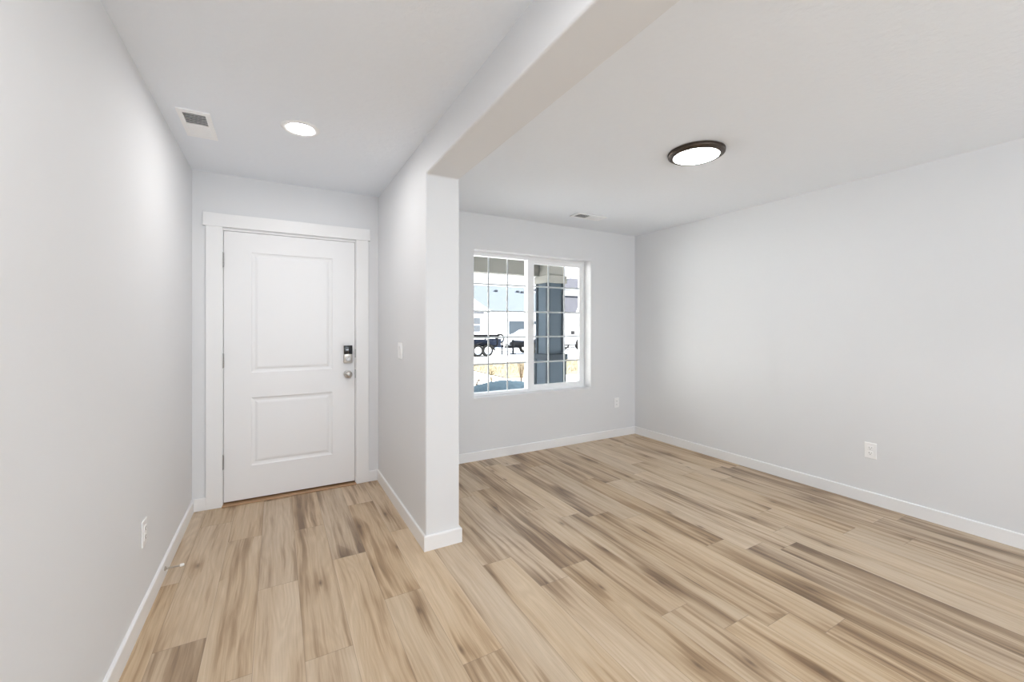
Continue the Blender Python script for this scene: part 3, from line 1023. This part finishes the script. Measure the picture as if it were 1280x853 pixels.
# white pickup beyond the porch post, facing right
PY = 22.6
wx = back_pt(726.0, 433, PY).x
px = wx - 4.55
t = thing('pickup_truck', (wx - 2, PY + 0.95, GZ), 'white pickup truck parked across the street right of the porch post', 'pickup truck')
prof = [(0, 0.55), (0, 1.02), (1.85, 1.02), (1.95, 1.78), (2.3, 1.86), (3.25, 1.84), (3.95, 1.18), (5.25, 1.05), (5.4, 0.85), (5.4, 0.45), (5.0, 0.42), (0.3, 0.42)]
gl = [[(2.05, 1.16), (2.1, 1.70), (2.7, 1.74), (2.7, 1.16)], [(2.76, 1.16), (2.76, 1.74), (2.9, 1.73), (3.1, 1.16)]]
car_body(t, px, PY, 5.4, 1.9, prof, gl, M_CARW)
for x in (px + 1.05, wx):
    for y in (PY + 0.08, PY + 1.82):
        wheel(t, x, y, GZ + 0.40, 0.39, 0.24)
    mb = MB()
    pts = [(x + math.cos(math.pi * k / 10) * 0.47, PY - 0.012, GZ + 0.42 + math.sin(math.pi * k / 10) * 0.47) for k in range(11)]
    mb.prism(pts, (0, 0.05, 0))
    part(mb, 'wheel_arch', M_CARTRIM, t)
part(MB().box(px + 1.7, wx - 0.5, PY - 0.10, PY + 0.05, GZ + 0.36, GZ + 0.43, 0.01).box(px + 1.7, wx - 0.5, PY - 0.02, PY + 0.1, GZ + 0.18, GZ + 0.25), 'running_board', M_CARTRIM, t)
mm = back_pt(715.8, 417.5, PY - 0.15)
part(MB().box(mm.x - 0.10, mm.x + 0.10, PY - 0.28, PY - 0.08, mm.z - 0.04, mm.z + 0.20, 0.03), 'side_mirror', M_CARTRIM, t)
part(MB().box(mm.x - 0.5, mm.x, PY - 0.016, PY + 0.01, mm.z - 0.05, mm.z - 0.02), 'belt_trim', M_CARTRIM, t)

# white car behind the second trailer
CYc = 27.0
cx = back_pt(638.5, 430, CYc).x
t = thing('white_car', (cx + 2.1, CYc + 0.9, GZ), 'white low car parked behind the low black trailer', 'car')
prof = [(0, 0.35), (0.05, 0.75), (0.25, 0.92), (1.05, 1.0), (1.75, 1.40), (2.9, 1.42), (3.7, 1.0), (4.2, 0.92), (4.3, 0.4), (4.0, 0.3), (0.3, 0.3)]
gl = [[(1.25, 1.02), (1.82, 1.34), (2.3, 1.36), (2.3, 1.02)], [(2.38, 1.02), (2.38, 1.36), (2.85, 1.35), (3.4, 1.02)]]
car_body(t, cx, CYc, 4.3, 1.75, prof, gl, M_CARW)
for x in (cx + 0.8, cx + 3.45):
    for y in (CYc + 0.05, CYc + 1.7):
        wheel(t, x, y, GZ + 0.32, 0.31, 0.2)

# ------------------------------------------------------------------ outside: houses across the street
HY = 36.0
def P(u, v, Y=HY):
    return back_pt(u, v, Y)


hx0, hx1 = P(575, 400).x - 5, P(664, 400).x + 2.5
ze = P(625, 389.5, HY).z
zr = P(625, 358, HY + 5).z
house = thing('white_house', ((hx0 + hx1) / 2, HY + 4, GZ), 'white house with blue-grey roof across the street, behind the trailer', 'house')
part(MB().box(hx0, hx1, HY + 0.4, HY + 9, GZ, ze + 0.1), 'wall', M_SIDE, house)
slope = (zr - ze) / 5.0
mb = MB().prism([(hx0 - 0.4, HY - 0.1, ze), (hx0 - 0.4, HY + 5, zr), (hx0 - 0.4, HY + 10.1, ze), (hx0 - 0.4, HY + 10.1, ze - 0.05), (hx0 - 0.4, HY - 0.1, ze - 0.05)], (hx1 - hx0 + 0.8, 0, 0))
part(mb, 'roof', M_ROOFA, house)
part(MB().box(hx0 - 0.4, hx1 + 0.4, HY - 0.16, HY - 0.08, ze - 0.16, ze + 0.02), 'gutter', M_HTRIM, house)
# front gable on the left
gxr, gzr = P(612.5, 391, HY - 1.5).x, P(612.5, 391, HY - 1.5).z
gxa = gxr - 3.2
p593 = P(593, 377.5, HY - 1.5)
gs = (p593.z - gzr) / (gxr - p593.x)
zap = gzr + gs * (gxr - gxa)
gxl = 2 * gxa - gxr
mb = MB().prism([(gxl + 0.35, HY - 1.5, GZ), (gxr - 0.35, HY - 1.5, GZ), (gxr - 0.35, HY - 1.5, gzr + gs * 0.35 - 0.05), (gxa, HY - 1.5, zap - 0.05), (gxl + 0.35, HY - 1.5, gzr + gs * 0.35 - 0.05)], (0, 4.0, 0))
part(mb, 'gable_wall', M_SIDE, house)
mb = MB().prism([(gxr, HY - 1.8, gzr), (gxa, HY - 1.8, zap), (gxl, HY - 1.8, gzr), (gxl, HY - 1.8, gzr + 0.12), (gxa, HY - 1.8, zap + 0.14), (gxr, HY - 1.8, gzr + 0.12)], (0, 5.0, 0))
part(mb, 'gable_roof', M_ROOFA, house)
mb = MB().prism([(gxr + 0.02, HY - 1.86, gzr - 0.10), (gxa, HY - 1.86, zap - 0.10), (gxl - 0.02, HY - 1.86, gzr - 0.10), (gxl - 0.02, HY - 1.86, gzr + 0.11), (gxa, HY - 1.86, zap + 0.12), (gxr + 0.02, HY - 1.86, gzr + 0.11)], (0, 0.06, 0))
part(mb, 'rake_board', M_HTRIM, house)
wz0, wz1 = P(596, 415, HY - 1.5).z, P(596, 397.5, HY - 1.5).z
wxa, wxb = P(589, 400, HY - 1.5).x, P(599.8, 400, HY - 1.5).x
f = part(MB().box(wxa - 0.08, wxb + 0.08, HY - 1.56, HY - 1.45, wz0 - 0.08, wz1 + 0.08).box(wxa, wxb, HY - 1.57, HY - 1.45, (wz0 + wz1) / 2 - 0.04, (wz0 + wz1) / 2 + 0.04), 'window', M_HTRIM, house)
mb = MB().box(wxa, wxb, HY - 1.575, HY - 1.55, wz0, (wz0 + wz1) / 2 - 0.05).box(wxa, wxb, HY - 1.575, HY - 1.55, (wz0 + wz1) / 2 + 0.05, wz1)
mb.build('window_pane', M_HGLASS, f, origin=W[f.name])
vz = P(600, 391.3, HY - 1.6).z
part(MB().box(P(590, 391, HY - 1.6).x, P(605, 391, HY - 1.6).x, HY - 1.62, HY - 1.5, vz - 0.05, vz + 0.07), 'gable_vent', M_FASCIA, house)
# recessed garage bay on the right
zg = P(647, 401.5, HY + 0.3).z
ga, gb = P(635.8, 405, HY + 0.3).x, P(664, 405, HY + 0.3).x + 1.6
part(MB().box(ga, gb, HY + 0.30, HY + 0.42, GZ, zg), 'garage_door', M_GDOOR, house)
part(MB().box(ga - 0.18, ga, HY + 0.26, HY + 0.42, GZ, zg + 0.1).box(gb, gb + 0.12, HY + 0.26, HY + 0.42, GZ, zg + 0.1).box(ga - 0.12, gb + 0.12, HY + 0.26, HY + 0.42, zg, zg + 0.14), 'garage_trim', M_HTRIM, house)
for u, v in ((620.3, 364.6), (647.3, 365.5), (652.8, 366.4)):
    yy = HY - 0.1 + 5.1 * (P(u, v, HY + 4).z - ze) / (zr - ze)
    q = P(u, v, yy)
    zz = ze + (zr - ze) * (yy - HY + 0.1) / 5.1
    part(MB().box(q.x - 0.13, q.x + 0.13, yy - 0.15, yy + 0.15, zz - 0.05, zz + 0.16, 0.02), 'roof_vent', M_FASCIA, house)

# neighbouring house right of the post
NY = 40.0
nx0 = P(703, 380, NY).x
hs = thing('grey_roof_house', (nx0 + 6, NY + 4, GZ), 'pale house with grey shingle roofs seen right of the porch post', 'house')
part(MB().box(nx0, nx0 + 14, NY, NY + 9, GZ, P(712, 362, NY).z), 'wall', M_SIDE, hs)
z1 = P(708, 362.5, NY - 0.5).z
mb = MB().prism([(nx0 - 0.5, NY - 0.5, z1), (nx0 + 14.5, NY - 0.5, z1), (nx0 + 14.5, NY + 9.5, z1), (nx0 - 0.5, NY + 9.5, z1)], (0, 0, 0.22))
part(mb, 'fascia', M_HTRIM, hs)
mb = MB()
zc = z1 + 0.22
a4 = [(nx0 - 0.5, NY - 0.5, zc), (nx0 + 14.5, NY - 0.5, zc), (nx0 + 14.5, NY + 9.5, zc), (nx0 - 0.5, NY + 9.5, zc)]
rg = [(nx0 + 4.5, NY + 4.5, zc + 1.9), (nx0 + 9.5, NY + 4.5, zc + 1.9)]
mb.poly([a4[0], a4[1], rg[1], rg[0]]).poly([a4[1], a4[2], rg[1]]).poly([a4[2], a4[3], rg[0], rg[1]]).poly([a4[3], a4[0], rg[0]]).poly(a4)
bmesh.ops.remove_doubles(mb.bm, verts=mb.bm.verts, dist=1e-4)
part(mb, 'roof', M_ROOFB, hs)
part(MB().box(nx0 - 0.52, nx0 + 14.52, NY - 0.56, NY - 0.5, z1 - 0.05, z1 + 0.04), 'gutter', M_FASCIA, hs)
# lower front roof
l0, l1 = P(690, 391, NY - 4).x, P(719.5, 391, NY - 4).x
zl0, zl1 = P(712, 392, NY - 4).z, P(712, 371, NY).z
mb = MB().prism([(l0, NY - 4, zl0), (l1, NY - 4, zl0), (P(727, 371, NY).x, NY, zl1), (l0, NY, zl1)], (0, 0, 0.12))
part(mb, 'porch_roof', M_ROOFB, hs)
part(MB().box(l0 + 0.2, l1 - 0.2, NY - 3.6, NY, GZ, zl0), 'porch_wall', M_SIDE, hs)
